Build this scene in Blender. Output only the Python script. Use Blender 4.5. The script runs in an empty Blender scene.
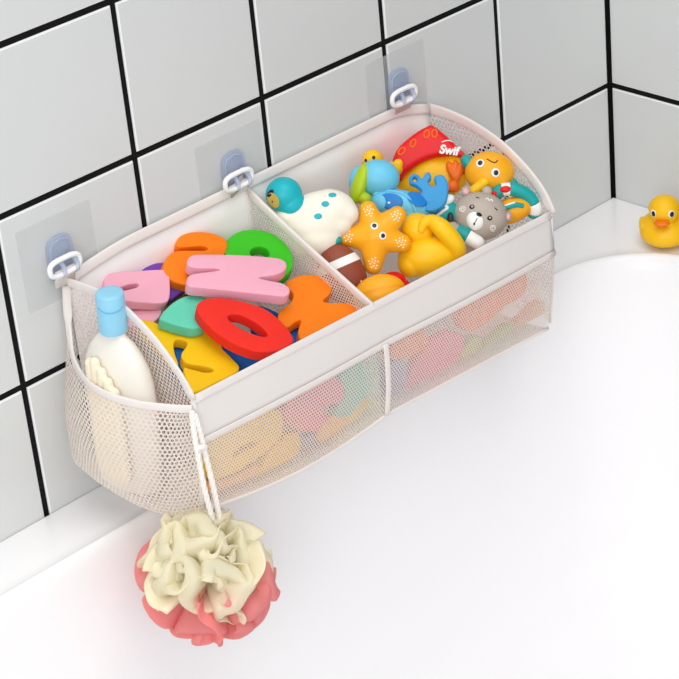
import bpy, bmesh, math, random
from mathutils import Vector, Matrix, Euler, Quaternion
from mathutils.bvhtree import BVHTree
PI = math.pi
random.seed(7)
SC = bpy.context.scene
COL = SC.collection

# ------------------------------------------------------------ camera, light, exposure
cam_d = bpy.data.cameras.new('camera')
cam_d.sensor_width = 36.0
cam_d.lens = 2220.46 * 36.0 / 679.0
cam_d.clip_start = 0.05
cam = bpy.data.objects.new('camera', cam_d)
cam.location = (-1.3492, -1.1289, 0.8410)
cam.rotation_euler = (1.06692, 0.08878, -0.78061)
COL.objects.link(cam)
SC.camera = cam

world = bpy.data.worlds.new('daylight')
SC.world = world
world.use_nodes = True
bg = world.node_tree.nodes['Background']
bg.inputs[0].default_value = (0.96, 0.98, 1.0, 1)
bg.inputs[1].default_value = 0.76

def area(name, loc, target, sx, sy, power, color=(1, 1, 1)):
    d = bpy.data.lights.new(name, 'AREA')
    d.shape = 'RECTANGLE'; d.size = sx; d.size_y = sy; d.energy = power; d.color = color
    o = bpy.data.objects.new(name, d)
    o.location = loc
    o.rotation_euler = (Vector(target) - Vector(loc)).to_track_quat('-Z', 'Y').to_euler()
    COL.objects.link(o)
    return o
area('ceiling_lamp', (-0.62, -0.72, 1.9), (-0.42, -0.3, 0.0), 1.3, 1.3, 13.2, (1.0, 0.985, 0.97))
area('front_fill', (-2.1, -1.5, 1.15), (-0.5, -0.1, 0.1), 1.2, 1.2, 17.0, (1.0, 0.99, 0.98))  # added fill from the front left, brightens the band and left tiles

vs = SC.view_settings
SC.display_settings.display_device = 'sRGB'
vs.view_transform = 'Standard'
vs.look = 'None'
vs.exposure = 0.0
vs.gamma = 1.0
vs.use_curve_mapping = False

# ------------------------------------------------------------ materials
def lin(h):
    h = h.lstrip('#')
    out = []
    for i in (0, 2, 4):
        c = int(h[i:i + 2], 16) / 255.0
        out.append(c / 12.92 if c <= 0.04045 else ((c + 0.055) / 1.055) ** 2.4)
    return (*out, 1.0)

def new_mat(name):
    m = bpy.data.materials.new(name)
    m.use_nodes = True
    nt = m.node_tree
    p = nt.nodes['Principled BSDF']
    return m, nt, p

def plain(name, color, rough=0.45, spec=0.5, coat=0.0, sss=0.0, bump=0.0, bscale=900.0, metal=0.0):
    m, nt, p = new_mat(name)
    p.inputs['Base Color'].default_value = lin(color)
    p.inputs['Roughness'].default_value = rough
    p.inputs['Specular IOR Level'].default_value = spec
    p.inputs['Metallic'].default_value = metal
    if coat:
        p.inputs['Coat Weight'].default_value = coat
        p.inputs['Coat Roughness'].default_value = 0.12
    if sss:
        p.inputs['Subsurface Weight'].default_value = sss
        p.inputs['Subsurface Radius'].default_value = (0.004, 0.003, 0.002)
        p.inputs['Subsurface Scale'].default_value = 1.0
    if bump:
        tc = nt.nodes.new('ShaderNodeTexCoord')
        n = nt.nodes.new('ShaderNodeTexNoise')
        n.inputs['Scale'].default_value = bscale
        n.inputs['Detail'].default_value = 3
        b = nt.nodes.new('ShaderNodeBump')
        b.inputs['Strength'].default_value = bump
        b.inputs['Distance'].default_value = 0.0006
        nt.links.new(tc.outputs['Object'], n.inputs['Vector'])
        nt.links.new(n.outputs['Fac'], b.inputs['Height'])
        nt.links.new(b.outputs['Normal'], p.inputs['Normal'])
    return m

def foam(name, color):
    return plain(name, color, rough=0.62, spec=0.3, bump=0.25, bscale=1400)

def vinyl(name, color):
    return plain(name, color, rough=0.42, spec=0.35, coat=0.04)

def math_node(nt, op, a, b=None):
    n = nt.nodes.new('ShaderNodeMath'); n.operation = op
    for i, v in enumerate((a, b)):
        if v is None: continue
        if isinstance(v, (int, float)): n.inputs[i].default_value = v
        else: nt.links.new(v, n.inputs[i])
    return n.outputs[0]

def netting(name, color, pitch, hole, stretch=1.0, translucent=0.45):
    """knitted mesh cloth: round holes in a staggered grid, from the cloth's own UVs (metres)"""
    m, nt, p = new_mat(name)
    out = nt.nodes['Material Output']
    uv = nt.nodes.new('ShaderNodeUVMap'); uv.uv_map = 'UVMap'
    sep = nt.nodes.new('ShaderNodeSeparateXYZ')
    nt.links.new(uv.outputs[0], sep.inputs[0])
    s3 = math.sqrt(3.0) * stretch
    px = math_node(nt, 'DIVIDE', sep.outputs[0], pitch)
    py = math_node(nt, 'DIVIDE', sep.outputs[1], pitch * s3)
    ds = []
    for off in (0.0, 0.5):
        fx = math_node(nt, 'SUBTRACT', math_node(nt, 'FRACT', math_node(nt, 'ADD', px, off)), 0.5)
        fy = math_node(nt, 'MULTIPLY', math_node(nt, 'SUBTRACT', math_node(nt, 'FRACT', math_node(nt, 'ADD', py, off)), 0.5), s3)
        ds.append(math_node(nt, 'SQRT', math_node(nt, 'ADD', math_node(nt, 'MULTIPLY', fx, fx), math_node(nt, 'MULTIPLY', fy, fy))))
    d = math_node(nt, 'MINIMUM', ds[0], ds[1])
    solid = math_node(nt, 'GREATER_THAN', d, hole)
    p.inputs['Base Color'].default_value = lin(color)
    p.inputs['Roughness'].default_value = 0.7
    p.inputs['Specular IOR Level'].default_value = 0.2
    tl = nt.nodes.new('ShaderNodeBsdfTranslucent'); tl.inputs[0].default_value = lin(color)
    mx = nt.nodes.new('ShaderNodeMixShader'); mx.inputs[0].default_value = translucent
    nt.links.new(p.outputs[0], mx.inputs[1]); nt.links.new(tl.outputs[0], mx.inputs[2])
    tr = nt.nodes.new('ShaderNodeBsdfTransparent')
    m2 = nt.nodes.new('ShaderNodeMixShader')
    nt.links.new(solid, m2.inputs[0])
    nt.links.new(tr.outputs[0], m2.inputs[1]); nt.links.new(mx.outputs[0], m2.inputs[2])
    nt.links.new(m2.outputs[0], out.inputs[0])
    return m

def sheer(name, color, translucent=0.4, clear=0.0, rough=0.6, bump=0.0):
    m, nt, p = new_mat(name)
    out = nt.nodes['Material Output']
    p.inputs['Base Color'].default_value = lin(color)
    p.inputs['Roughness'].default_value = rough
    p.inputs['Specular IOR Level'].default_value = 0.3
    tl = nt.nodes.new('ShaderNodeBsdfTranslucent'); tl.inputs[0].default_value = lin(color)
    mx = nt.nodes.new('ShaderNodeMixShader'); mx.inputs[0].default_value = translucent
    nt.links.new(p.outputs[0], mx.inputs[1]); nt.links.new(tl.outputs[0], mx.inputs[2])
    last = mx
    if clear:
        tr = nt.nodes.new('ShaderNodeBsdfTransparent')
        m2 = nt.nodes.new('ShaderNodeMixShader'); m2.inputs[0].default_value = clear
        nt.links.new(mx.outputs[0], m2.inputs[1]); nt.links.new(tr.outputs[0], m2.inputs[2])
        last = m2
    if bump:
        tc = nt.nodes.new('ShaderNodeTexCoord')
        n = nt.nodes.new('ShaderNodeTexNoise'); n.inputs['Scale'].default_value = 700
        b = nt.nodes.new('ShaderNodeBump'); b.inputs['Strength'].default_value = bump; b.inputs['Distance'].default_value = 0.0005
        nt.links.new(tc.outputs['Object'], n.inputs['Vector']); nt.links.new(n.outputs['Fac'], b.inputs['Height'])
        nt.links.new(b.outputs['Normal'], p.inputs['Normal'])
    nt.links.new(last.outputs[0], out.inputs[0])
    return m

M = {}
M['tile'] = plain('glazed_tile', '#d9dbda', rough=0.28, spec=0.4)
M['tile_edge_highlight'] = plain('tile_edge_highlight', '#f4f5f5', rough=0.3)  # bevel strip coloured near white: a painted highlight along the grout
M['grout'] = plain('black_grout', '#0b0b0c', rough=0.8, spec=0.2)
M['tub'] = plain('white_acrylic', '#f8f7f8', rough=0.24, spec=0.4)
M['floor'] = plain('floor_tile', '#c9cbcc', rough=0.5)
M['cloth'] = sheer('white_cloth', '#fbf7f4', translucent=0.25, bump=0.1)
M['backcloth'] = sheer('lining_cloth', '#faf6f4', translucent=0.02, bump=0.1)
M['binding'] = sheer('binding_tape', '#fbf4f0', translucent=0.2, bump=0.15)
M['net'] = netting('fine_netting', '#fdf8f4', 0.0025, 0.295)
M['sidenet'] = netting('side_netting_cloth', '#fffaf6', 0.0039, 0.35)
M['pocketnet'] = netting('open_netting', '#fdf5ef', 0.0036, 0.33)
M['plastic'] = plain('white_plastic', '#fbfafa', rough=0.3)
M['cord'] = plain('cotton_cord', '#f9f2ec', rough=0.8, bump=0.5, bscale=500)
BLACK = plain('black_paint', '#15110f', rough=0.35)
WHITE = plain('white_paint', '#fbf9f5', rough=0.4)

# ------------------------------------------------------------ building helpers
def put(name, me, mat=None, parent=None):
    o = bpy.data.objects.new(name, me)
    if mat is not None:
        for m in (mat if isinstance(mat, (list, tuple)) else [mat]): me.materials.append(m)
    COL.objects.link(o)
    if parent is not None: o.parent = parent
    return o

def smooth(me, angle=None):
    for p in me.polygons: p.use_smooth = True
    if angle: me.set_sharp_from_angle(angle=math.radians(angle))

def tag(o, label, cat, group=None):
    o['label'] = label; o['category'] = cat
    if group: o['group'] = group
    return o

def empty(name, loc, rot, label, cat, group=None):
    o = bpy.data.objects.new(name, None)
    o.empty_display_size = 0.01
    o.location = loc; o.rotation_euler = rot
    COL.objects.link(o)
    return tag(o, label, cat, group)

def bake(o):
    """apply the modifiers of o to its own mesh"""
    bpy.context.view_layer.update()
    dg = bpy.context.evaluated_depsgraph_get()
    me = bpy.data.meshes.new_from_object(o.evaluated_get(dg))
    me.name = o.name
    o.modifiers.clear()
    o.data = me
    return o

class Shape:
    """collects pieces of one part; lengths are multiplied by u"""
    def __init__(s, u=1.0, org=(0, 0, 0)):
        s.bm = bmesh.new(); s.u = u; s.org = Vector(org)
        s.uv = s.bm.loops.layers.uv.new('UVMap')
    def v(s, p): return (Vector(p) - s.org) * s.u
    def ell(s, c, r, rot=None, seg=28, ring=18):
        if not hasattr(r, '__len__'): r = (r, r, r)
        mt = Matrix.Translation(s.v(c))
        if rot is not None:
            mt = mt @ (rot.to_matrix().to_4x4() if isinstance(rot, Quaternion) else Euler(rot).to_matrix().to_4x4())
        mt = mt @ Matrix.Diagonal((r[0] * s.u, r[1] * s.u, r[2] * s.u, 1))
        bmesh.ops.create_uvsphere(s.bm, u_segments=seg, v_segments=ring, radius=1.0, matrix=mt)
        return s
    def tube(s, pts, rad, seg=12, closed=False, flat=None):
        """swept tube; rad a number or one per point; flat=(normal, factor) squashes it along a direction"""
        P = [s.v(p) for p in pts]; n = len(P)
        R = [rad] * n if not hasattr(rad, '__len__') else list(rad)
        rings = []
        up = None
        for i in range(n):
            if closed: t = P[(i + 1) % n] - P[i - 1]
            else: t = P[min(i + 1, n - 1)] - P[max(i - 1, 0)]
            t.normalize()
            if up is None:
                a = Vector((0, 0, 1)) if abs(t.z) < 0.9 else Vector((1, 0, 0))
                up = (a - t * a.dot(t)).normalized()
            else:
                up = (up - t * up.dot(t)).normalized()
            side = t.cross(up)
            ring = []
            for k in range(seg):
                a = 2 * PI * k / seg
                d = (up * math.cos(a) + side * math.sin(a)) * R[i] * s.u
                if flat is not None:
                    fn = Vector(flat[0]); d = d - fn * d.dot(fn) * (1 - flat[1])
                ring.append(s.bm.verts.new(P[i] + d))
            rings.append(ring)
        m = n if closed else n - 1
        for i in range(m):
            A, B = rings[i], rings[(i + 1) % n]
            for k in range(seg):
                f = s.bm.faces.new((A[k], A[(k + 1) % seg], B[(k + 1) % seg], B[k]))
        if not closed:
            s.bm.faces.new(rings[0][::-1]); s.bm.faces.new(rings[-1])
        return s
    def cap(s, a, b, ra, rb=None, seg=20):
        rb = ra if rb is None else rb
        a = Vector(a); b = Vector(b); d = (b - a); L = d.length; d.normalize()
        pts, rr = [], []
        for k in range(6):
            t = PI / 2 * k / 5.0
            pts.append(a - d * ra * math.cos(t)); rr.append(max(ra * math.sin(t), 0.02 * ra))
        for k in range(6):
            t = PI / 2 * k / 5.0
            pts.append(b + d * rb * math.sin(t)); rr.append(max(rb * math.cos(t), 0.02 * rb))
        return s.tube(pts, rr, seg)
    def box(s, lo, hi):
        lo = s.v(lo); hi = s.v(hi)
        c = (lo + hi) / 2; e = hi - lo
        bmesh.ops.create_cube(s.bm, size=1.0, matrix=Matrix.Translation(c) @ Matrix.Diagonal((*e, 1)))
        return s
    def grid(s, fn, nu, nv, uvfn=None, flip=False):
        V = [[s.bm.verts.new(s.v(fn(i / nu, j / nv))) for j in range(nv + 1)] for i in range(nu + 1)]
        for i in range(nu):
            for j in range(nv):
                ids = [(i, j), (i + 1, j), (i + 1, j + 1), (i, j + 1)]
                if flip: ids.reverse()
                f = s.bm.faces.new([V[a][b] for a, b in ids])
                for lp, (a, b) in zip(f.loops, ids):
                    lp[s.uv].uv = uvfn(a / nu, b / nv) if uvfn else (a / nu, b / nv)
        return s
    def poly(s, pts, uvs=None):
        f = s.bm.faces.new([s.bm.verts.new(s.v(p)) for p in pts])
        if uvs:
            for lp, q in zip(f.loops, uvs): lp[s.uv].uv = q
        return s
    def lathe(s, prof, c=(0, 0, 0), seg=40, sx=1.0, sy=1.0, mat=None):
        rings = []
        for r, z in prof:
            ring = []
            for k in range(seg):
                a = 2 * PI * k / seg
                p = Vector((math.cos(a) * r * sx, math.sin(a) * r * sy, z))
                if mat is not None: p = mat @ p
                ring.append(s.bm.verts.new(s.v(p + Vector(c))))
            rings.append(ring)
        for A, B in zip(rings, rings[1:]):
            for k in range(seg): s.bm.faces.new((A[k], A[(k + 1) % seg], B[(k + 1) % seg], B[k]))
        s.bm.faces.new(rings[0][::-1]); s.bm.faces.new(rings[-1])
        return s
    def ribbon(s, pts, normals, half_w, half_t):
        """flat strip along pts: half width across, half thickness along the normals"""
        P = [Vector(p) for p in pts]; n = len(P); rings = []
        for i in range(n):
            t = (P[min(i + 1, n - 1)] - P[max(i - 1, 0)]).normalized()
            nn = Vector(normals[i]); nn = (nn - t * nn.dot(t)).normalized()
            w = t.cross(nn)
            ring = []
            for a in range(10):
                th = 2 * PI * a / 10
                cx, cy = math.cos(th), math.sin(th)
                cx = math.copysign(abs(cx) ** 0.5, cx); cy = math.copysign(abs(cy) ** 0.7, cy)
                ring.append(s.bm.verts.new(s.v(P[i] + w * half_w * cx + nn * half_t * cy)))
            rings.append(ring)
        for A, B in zip(rings, rings[1:]):
            for k in range(10): s.bm.faces.new((A[k], A[(k + 1) % 10], B[(k + 1) % 10], B[k]))
        s.bm.faces.new(rings[0][::-1]); s.bm.faces.new(rings[-1])
        return s
    def obj(s, name, mat, parent=None, remesh=None, relax=6, ang=None, solid=None, bevel=None, sub=0):
        if not solid: bmesh.ops.recalc_face_normals(s.bm, faces=s.bm.faces)
        me = bpy.data.meshes.new(name)
        s.bm.to_mesh(me); s.bm.free()
        smooth(me, ang)
        o = put(name, me, mat, parent)
        if remesh:
            r = o.modifiers.new('r', 'REMESH'); r.mode = 'VOXEL'; r.voxel_size = remesh * s.u; r.use_smooth_shade = True
            if relax:
                k = o.modifiers.new('s', 'SMOOTH'); k.factor = 0.6; k.iterations = relax
        if solid:
            k = o.modifiers.new('t', 'SOLIDIFY'); k.thickness = solid; k.offset = 0
        if bevel:
            k = o.modifiers.new('b', 'BEVEL'); k.width = bevel; k.segments = 3; k.limit_method = 'ANGLE'
        if sub:
            k = o.modifiers.new('u', 'SUBSURF'); k.levels = sub; k.render_levels = sub
        if o.modifiers: bake(o); smooth(o.data, ang)
        return o

def catmull(P, n=5, closed=True):
    out = []; N = len(P)
    for i in range(N if closed else N - 1):
        g = lambda k: Vector(P[k % N]) if closed else Vector(P[max(0, min(N - 1, k))])
        p0, p1, p2, p3 = g(i - 1), g(i), g(i + 1), g(i + 2)
        for k in range(n):
            t = k / n
            out.append(0.5 * ((2 * p1) + (p2 - p0) * t + (2 * p0 - 5 * p1 + 4 * p2 - p3) * t * t + (3 * p1 - p0 - 3 * p2 + p3) * t ** 3))
    if not closed: out.append(Vector(P[-1]))
    return out

def slab(name, outer, holes, thick, bevel, mat, parent=None, top=0.0):
    """rounded flat solid from an outline (metres); its upper face lies at local z = top"""
    cu = bpy.data.curves.new(name, 'CURVE')
    cu.dimensions = '2D'; cu.fill_mode = 'BOTH'
    cu.extrude = thick / 2 - bevel; cu.bevel_depth = bevel; cu.bevel_resolution = 3; cu.offset = -bevel
    for lp in [outer] + holes:
        pts = catmull([(x, y, 0) for x, y in lp], 4)
        sp = cu.splines.new('POLY'); sp.points.add(len(pts) - 1); sp.use_cyclic_u = True
        for q, p in zip(sp.points, pts): q.co = (p.x, p.y, 0, 1)
    t = bpy.data.objects.new('t', cu); COL.objects.link(t)
    bpy.context.view_layer.update()
    me = bpy.data.meshes.new_from_object(t.evaluated_get(bpy.context.evaluated_depsgraph_get()))
    bpy.data.objects.remove(t); bpy.data.curves.remove(cu)
    me.name = name
    me.materials.clear()
    me.transform(Matrix.Translation((0, 0, top - thick / 2)))
    bm = bmesh.new(); bm.from_mesh(me)
    bmesh.ops.remove_doubles(bm, verts=bm.verts, dist=1e-6)
    bmesh.ops.recalc_face_normals(bm, faces=bm.faces)
    bm.to_mesh(me); bm.free()
    smooth(me, 32)
    return put(name, me, mat, parent)

def lettering(name, body, size, mat, parent, mtx, extrude, shear=0.0, bold=0.0):
    cu = bpy.data.curves.new(name, 'FONT')
    cu.body = body; cu.size = size; cu.extrude = extrude; cu.shear = shear; cu.offset = bold
    cu.align_x = 'CENTER'; cu.align_y = 'CENTER'
    t = bpy.data.objects.new('t', cu); COL.objects.link(t)
    bpy.context.view_layer.update()
    me = bpy.data.meshes.new_from_object(t.evaluated_get(bpy.context.evaluated_depsgraph_get()))
    bpy.data.objects.remove(t); bpy.data.curves.remove(cu)
    me.materials.clear(); me.name = name
    me.transform(mtx)
    return put(name, me, mat, parent)

class Surf:
    """finds points on the front (+z local) of a part, to set eyes and dots on it"""
    def __init__(s, *objs):
        s.b = [BVHTree.FromPolygons([v.co for v in o.data.vertices], [tuple(p.vertices) for p in o.data.polygons]) for o in objs]
    def hit(s, x, y):
        best = None
        for b in s.b:
            h = b.ray_cast(Vector((x, y, 1.0)), Vector((0, 0, -1)))
            if h[0] is not None and (best is None or h[0].z > best[0].z): best = h
        if best is None:
            for b in s.b:
                h = b.find_nearest(Vector((x, y, 0.0)))
                if h[0] is not None: best = h; break
        return best[0], (best[1] if best[1].z > 0 else -best[1])

def spot(sh, surf, x, y, rx, ry=None, ang=0.0, th=0.7, seg=16, lift=0.0):
    """a small raised oval lying on the surface"""
    ry = rx if ry is None else ry
    p, n = surf.hit(x * sh.u, y * sh.u)
    q = Vector((0, 0, 1)).rotation_difference(n) @ Quaternion((0, 0, 1), ang)
    sh.ell((p + n * lift * sh.u) / sh.u, (rx, ry, th), q, seg, 8)

def line_on(sh, surf, pts, r, lift=0.2):
    P = []
    for x, y in catmull2(pts):
        p, n = surf.hit(x * sh.u, y * sh.u)
        P.append((p + n * lift * sh.u) / sh.u)
    sh.tube(P, r, 8)

def catmull2(pts, n=4):
    return [(p.x, p.y) for p in catmull([(x, y, 0) for x, y in pts], n, False)]

FACE = (1.06692, 0.08878, -0.78061)      # lying in the pile, front turned up and towards the room
UPRIGHT = (PI / 2, 0, -0.78)

# outlines of the flat foam shapes (mm), their place and the way they face
LETTERS = {
    'pink_h': ((-0.4758,-0.058,0.1436), (0,-0.3872,0.922), [(-21.2,29.8),(-15.2,31.9),(-8.2,28.9),(13.8,14.3),(33.5,-1.4),(37.4,-8.1),(35.1,-13),(29.3,-15.2),(21.5,-14.4),(10.6,-10.2),(15,-16.9),(20.5,-23.2),(21.8,-29.5),(18.3,-33.8),(12.8,-33.7),(4.6,-26.7),(-14,-10.3),(-29.5,3.1),(-36.7,9.8),(-34.5,15.2),(-28.9,17.8),(-22.3,16),(-8.9,10.5),(-8.6,12.8),(-19.9,20.3),(-23.4,25.7)], [], 0.009),
    'red_o': ((-0.503,-0.0912,0.1266), (-0.0452,-0.4249,0.9041), [(-19,27.8),(-13.7,32.4),(-6.3,32.3),(2.9,27.2),(14.3,15.4),(21.9,2.3),(23.6,-11.1),(22,-23.5),(18.2,-30.5),(7.9,-31.5),(-2.4,-27.8),(-10.3,-21.5),(-16.6,-10.3),(-20.6,3.4),(-21.2,16.6)], [[(-4.4,11.8),(0.8,10.9),(5.3,5.2),(8.5,-6.5),(7.9,-15.7),(4.3,-15.8),(-0.2,-10.2),(-4.4,-1.1),(-5.9,7.3)]], 0.0095),
    'orange_k': ((-0.441,-0.0901,0.1126), (0,-0.3872,0.922), [(-26.8,4.7),(-19.7,9.4),(-10.1,10.4),(-1.3,15.9),(1.3,26.4),(10.1,28.2),(20.6,25.4),(28.8,18.4),(29.1,8.6),(22.7,2.2),(13,-0.3),(14.6,-4.2),(24.4,-10.8),(31.1,-19.7),(25.6,-21.7),(3,-20.9),(-22.6,-20.5),(-27.2,-18.8),(-23.4,-12.9),(-14.2,-6.2),(-18.1,-5.1),(-27.3,-5.9),(-29.4,-0.5)], [], 0.009),
    'green_o': ((-0.4389,-0.0387,0.1382), (0,-0.3872,0.922), [(-16,18.6),(-7.5,24),(3.7,25.3),(14.4,21.1),(22.9,11.4),(24.3,-1.4),(20.5,-13.4),(13.7,-21.6),(6.1,-25.7),(-2.8,-25.9),(-12.7,-19.6),(-21,-8.3),(-23.6,3.9),(-20.6,12.6)], [[(-4.1,4.7),(1.4,6.9),(7,5.1),(9,-0),(5.7,-5.1),(0.4,-5.3),(-4.8,-0.6)]], 0.009),
    'orange_s': ((-0.4816,-0.0192,0.1494), (0,-0.6476,0.7619), [(-5.3,14.2),(0.7,17.2),(10,16.2),(20.3,11.5),(28.5,4.2),(29.7,-3.1),(21.2,-10),(9.5,-15.2),(-1.7,-22.9),(-12.3,-23.7),(-21.4,-16.4),(-27.5,-9.9),(-28.9,-2.1),(-25.1,3.9),(-16.8,8.2),(-7.6,7.9),(9.8,-0.2),(13.5,0.2),(10.2,3.5),(1.5,6.9),(-5.9,10.2)], [], 0.009),
    'pink_d': ((-0.5361,-0.0203,0.1479), (0,-0.5735,0.8192), [(-16.6,15.8),(-9.5,18.2),(3.9,12.9),(28.1,2.2),(28.4,-2.3),(16,-18),(7.9,-19.3),(-4.3,-12.3),(-12.3,-6.9),(-20.6,0.3),(-19.9,9.3)], [[(-14.6,7.2),(-9.4,5.3),(-3,4.2),(2.7,2.1),(1.6,-0.1),(-4.3,0.6),(-10.2,2.4)]], 0.009),
    'pink_c': ((-0.5397,-0.0293,0.1301), (0,-0.3872,0.922), [(-10.7,8.3),(1.3,6.9),(11.1,4.4),(14.2,-1),(10,-5.8),(0.2,-8.4),(-9.4,-5.9),(-16.3,1.6)], [], 0.009),
    'mint': ((-0.5221,-0.0538,0.1313), (0,-0.3872,0.922), [(-18.4,7.1),(-10.2,11),(3.2,13.9),(15.3,12.3),(21.4,5.2),(17.6,-4.7),(5.9,-13.8),(1,-15.2),(-5.6,-13),(-12.2,-5.3),(-17.3,2.8)], [], 0.009),
    'yellow_s': ((-0.5383,-0.071,0.1131), (0,-0.3872,0.922), [(-8.4,44.7),(-0.4,37.1),(2.4,29.1),(9.2,20.1),(23.1,8),(25.8,-2.8),(23.1,-10),(22.6,-20.2),(19.4,-30.6),(-1.6,-30.8),(-20.6,-29.3),(-17.9,-20),(-11.6,-8.3),(-7.8,-12),(-2.2,-19.3),(2.9,-21.7),(5,-19.9),(1,-14.3),(-6.1,-7.2),(-6.8,-1.7),(-3.5,2.9),(4.2,6.5),(6.6,10.1),(2.5,14.6),(-2.3,12.6),(-7.5,5.6),(-12.5,-3.9),(-14.4,1.2),(-12,23.5),(-10.7,39.2)], [], 0.009),
    'purple': ((-0.5088,-0.0187,0.1386), (0,-0.6247,0.7809), [(-9.1,17),(7.9,15.2),(13.8,2.1),(13.8,-8.9),(3.5,-11),(-6.6,-12),(-11.8,-7),(-11.2,4.8)], [], 0.009),
    'blue_z': ((-0.5166,-0.0733,0.1011), (0,-0.3872,0.922), [(-16,33.3),(-5.1,24.7),(11.2,9.5),(32.2,-8.9),(30.7,-21.6),(19.3,-23.1),(2.6,-19.5),(-17,-14),(-29,2.8),(-27.7,16.9)], [], 0.009),
    'blue_b': ((-0.4692,-0.0837,0.1037), (0,-0.3872,0.922), [(4.2,26.6),(14.5,11.2),(17.8,-9.9),(1.6,-16.4),(-12.1,-17.5),(-13.2,-3.3),(-12.4,9.8)], [], 0.009),
    'olive': ((-0.5047,-0.0297,0.1209), (0,-0.3872,0.922), [(-3.4,14.2),(9.6,10.5),(17.1,-3.8),(4.3,-12.6),(-11.8,-8.3),(-15.5,0.2)], [], 0.009),
    'navy_v': ((-0.4945,-0.0723,0.09), (0,-0.3872,0.922), [(-0.7,22.9),(5.9,8.3),(14,-10.7),(8.1,-20.3),(-4.4,-15.4),(-12.6,0.1),(-10.1,15.4)], [], 0.009),
    'f_yellow_o': ((-0.5337,-0.112,0.0544), (0.0199,-0.9948,0.0995), [(-31.3,12.2),(-18.3,18.4),(5.9,18),(32.1,10.6),(39,2.3),(33.2,-11.5),(16.3,-16.1),(-8.9,-17.7),(-29.4,-13.8),(-35.7,-3.1)], [[(-10,-3.2),(1,-2.3),(14.3,-4.9),(12.1,-7.7),(-0.1,-6.8),(-9.2,-6.1)]], 0.009),
    'f_red': ((-0.4622,-0.112,0.0505), (0.0199,-0.9948,0.0995), [(-28,13.2),(-5.1,15.2),(17.4,13.8),(26.5,3.1),(22.3,-7.9),(3.4,-4.2),(5.7,-15.6),(-12.4,-16.1),(-28.4,-1.9)], [], 0.009),
    'f_teal': ((-0.4251,-0.112,0.047), (0.0199,-0.9948,0.0995), [(-10.9,14.6),(9.9,18),(25.8,13.4),(18.5,-4.2),(3,-12.7),(-11.5,-17.6),(-23.3,-10.8),(-11.1,-0.9)], [], 0.009),
    'f_yellow_i': ((-0.4315,-0.113,0.0237), (0.0199,-0.9948,0.0995), [(-29.1,10.2),(0.8,10.3),(24.4,9.8),(26.5,2),(21.1,1.1),(-6.5,-1.5),(-33.1,-2.9)], [], 0.009),
    'f_yellow_t': ((-0.5038,-0.1125,0.0258), (0.0199,-0.9948,0.0995), [(-2.8,11.7),(19.8,12.3),(20.2,-2.2),(8.8,-4.3),(-7.6,-3.5),(-22.5,-1.6),(-14,4.3)], [], 0.009),
    'f_pink': ((-0.5449,-0.1125,0.0266), (0.0199,-0.9948,0.0995), [(-22.3,12.7),(-2.5,6.6),(21.9,4.7),(23.6,-3),(6.1,-0.9),(-23.8,4.9)], [], 0.009),
    'f_grey_blue': ((-0.477,-0.111,0.0223), (0.0199,-0.9948,0.0995), [(-12,16.4),(4.9,5.7),(18.8,9.4),(11.7,-1.6),(-4.8,-1.8),(-15.9,-1.3)], [], 0.009),
    'g_orange_b': ((-0.2777,-0.113,0.0518), (0.0199,-0.9948,0.0995), [(-32.9,8.3),(-6.8,13.8),(28.5,14.4),(39.6,5.5),(34.5,-6.6),(12.2,-8.4),(-8.2,-12.3),(-27.5,-12.3),(-37,-2.5)], [], 0.009),
    'g_orange_c': ((-0.3692,-0.113,0.0565), (0.0199,-0.9948,0.0995), [(-18.7,7.1),(-0.6,7.2),(17.2,4.8),(18.5,-6.8),(3.1,-9.6),(-19,-2.9)], [], 0.009),
    'g_pink_k': ((-0.3436,-0.113,0.0264), (0.0199,-0.9948,0.0995), [(-30.7,4.1),(-5.1,20.3),(21.1,19.8),(34,8.5),(23.5,-4.7),(14.8,-5.1),(-18.8,-3.5),(-33.6,-2.9)], [], 0.009),
    'g_lime': ((-0.2907,-0.113,0.0183), (0.0199,-0.9948,0.0995), [(-28.5,2.9),(-12.1,13.6),(-1.1,10.1),(-1.1,1.9),(29.7,6.5),(34.1,0.2),(3.8,1),(-19.6,2)], [], 0.009),
    'g_peach': ((-0.2391,-0.111,0.0169), (0.0199,-0.9948,0.0995), [(-21.8,1.9),(3.5,7.9),(20.1,9.4),(20,-0.4),(1.6,0.4),(-20.8,1.1)], [], 0.009),
    'g_violet': ((-0.3816,-0.112,0.0344), (0.0199,-0.9948,0.0995), [(-7.9,13.8),(7.8,10.8),(9,-0.8),(2.9,-10),(-11.3,-9.2)], [], 0.009),
    'anchor': ((-0.2985,-0.071,0.1444), (-0.4954,-0.5517,0.671), [(-6,12.8),(-3.1,14.5),(0,13.7),(1.7,10.8),(1.8,7.4),(7.5,9.2),(9.4,7.1),(7.9,3.9),(4.3,2.1),(4.2,-1.8),(7.1,-2.3),(9.7,2.5),(13,2.6),(16.2,-0.4),(15,-7.7),(8.2,-15.7),(1.3,-19.1),(-7,-17.9),(-12.3,-13.4),(-19.1,-10.9),(-21.4,-5.9),(-13.5,-5),(-8.1,-1.6),(-4.2,0.1),(-5.1,6.2),(-7.2,9.1)], [[(-3.7,11.1),(-1.6,11.6),(-1.2,9.6),(-2.6,8.2),(-4.3,9.2)]], 0.008),
}

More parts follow.
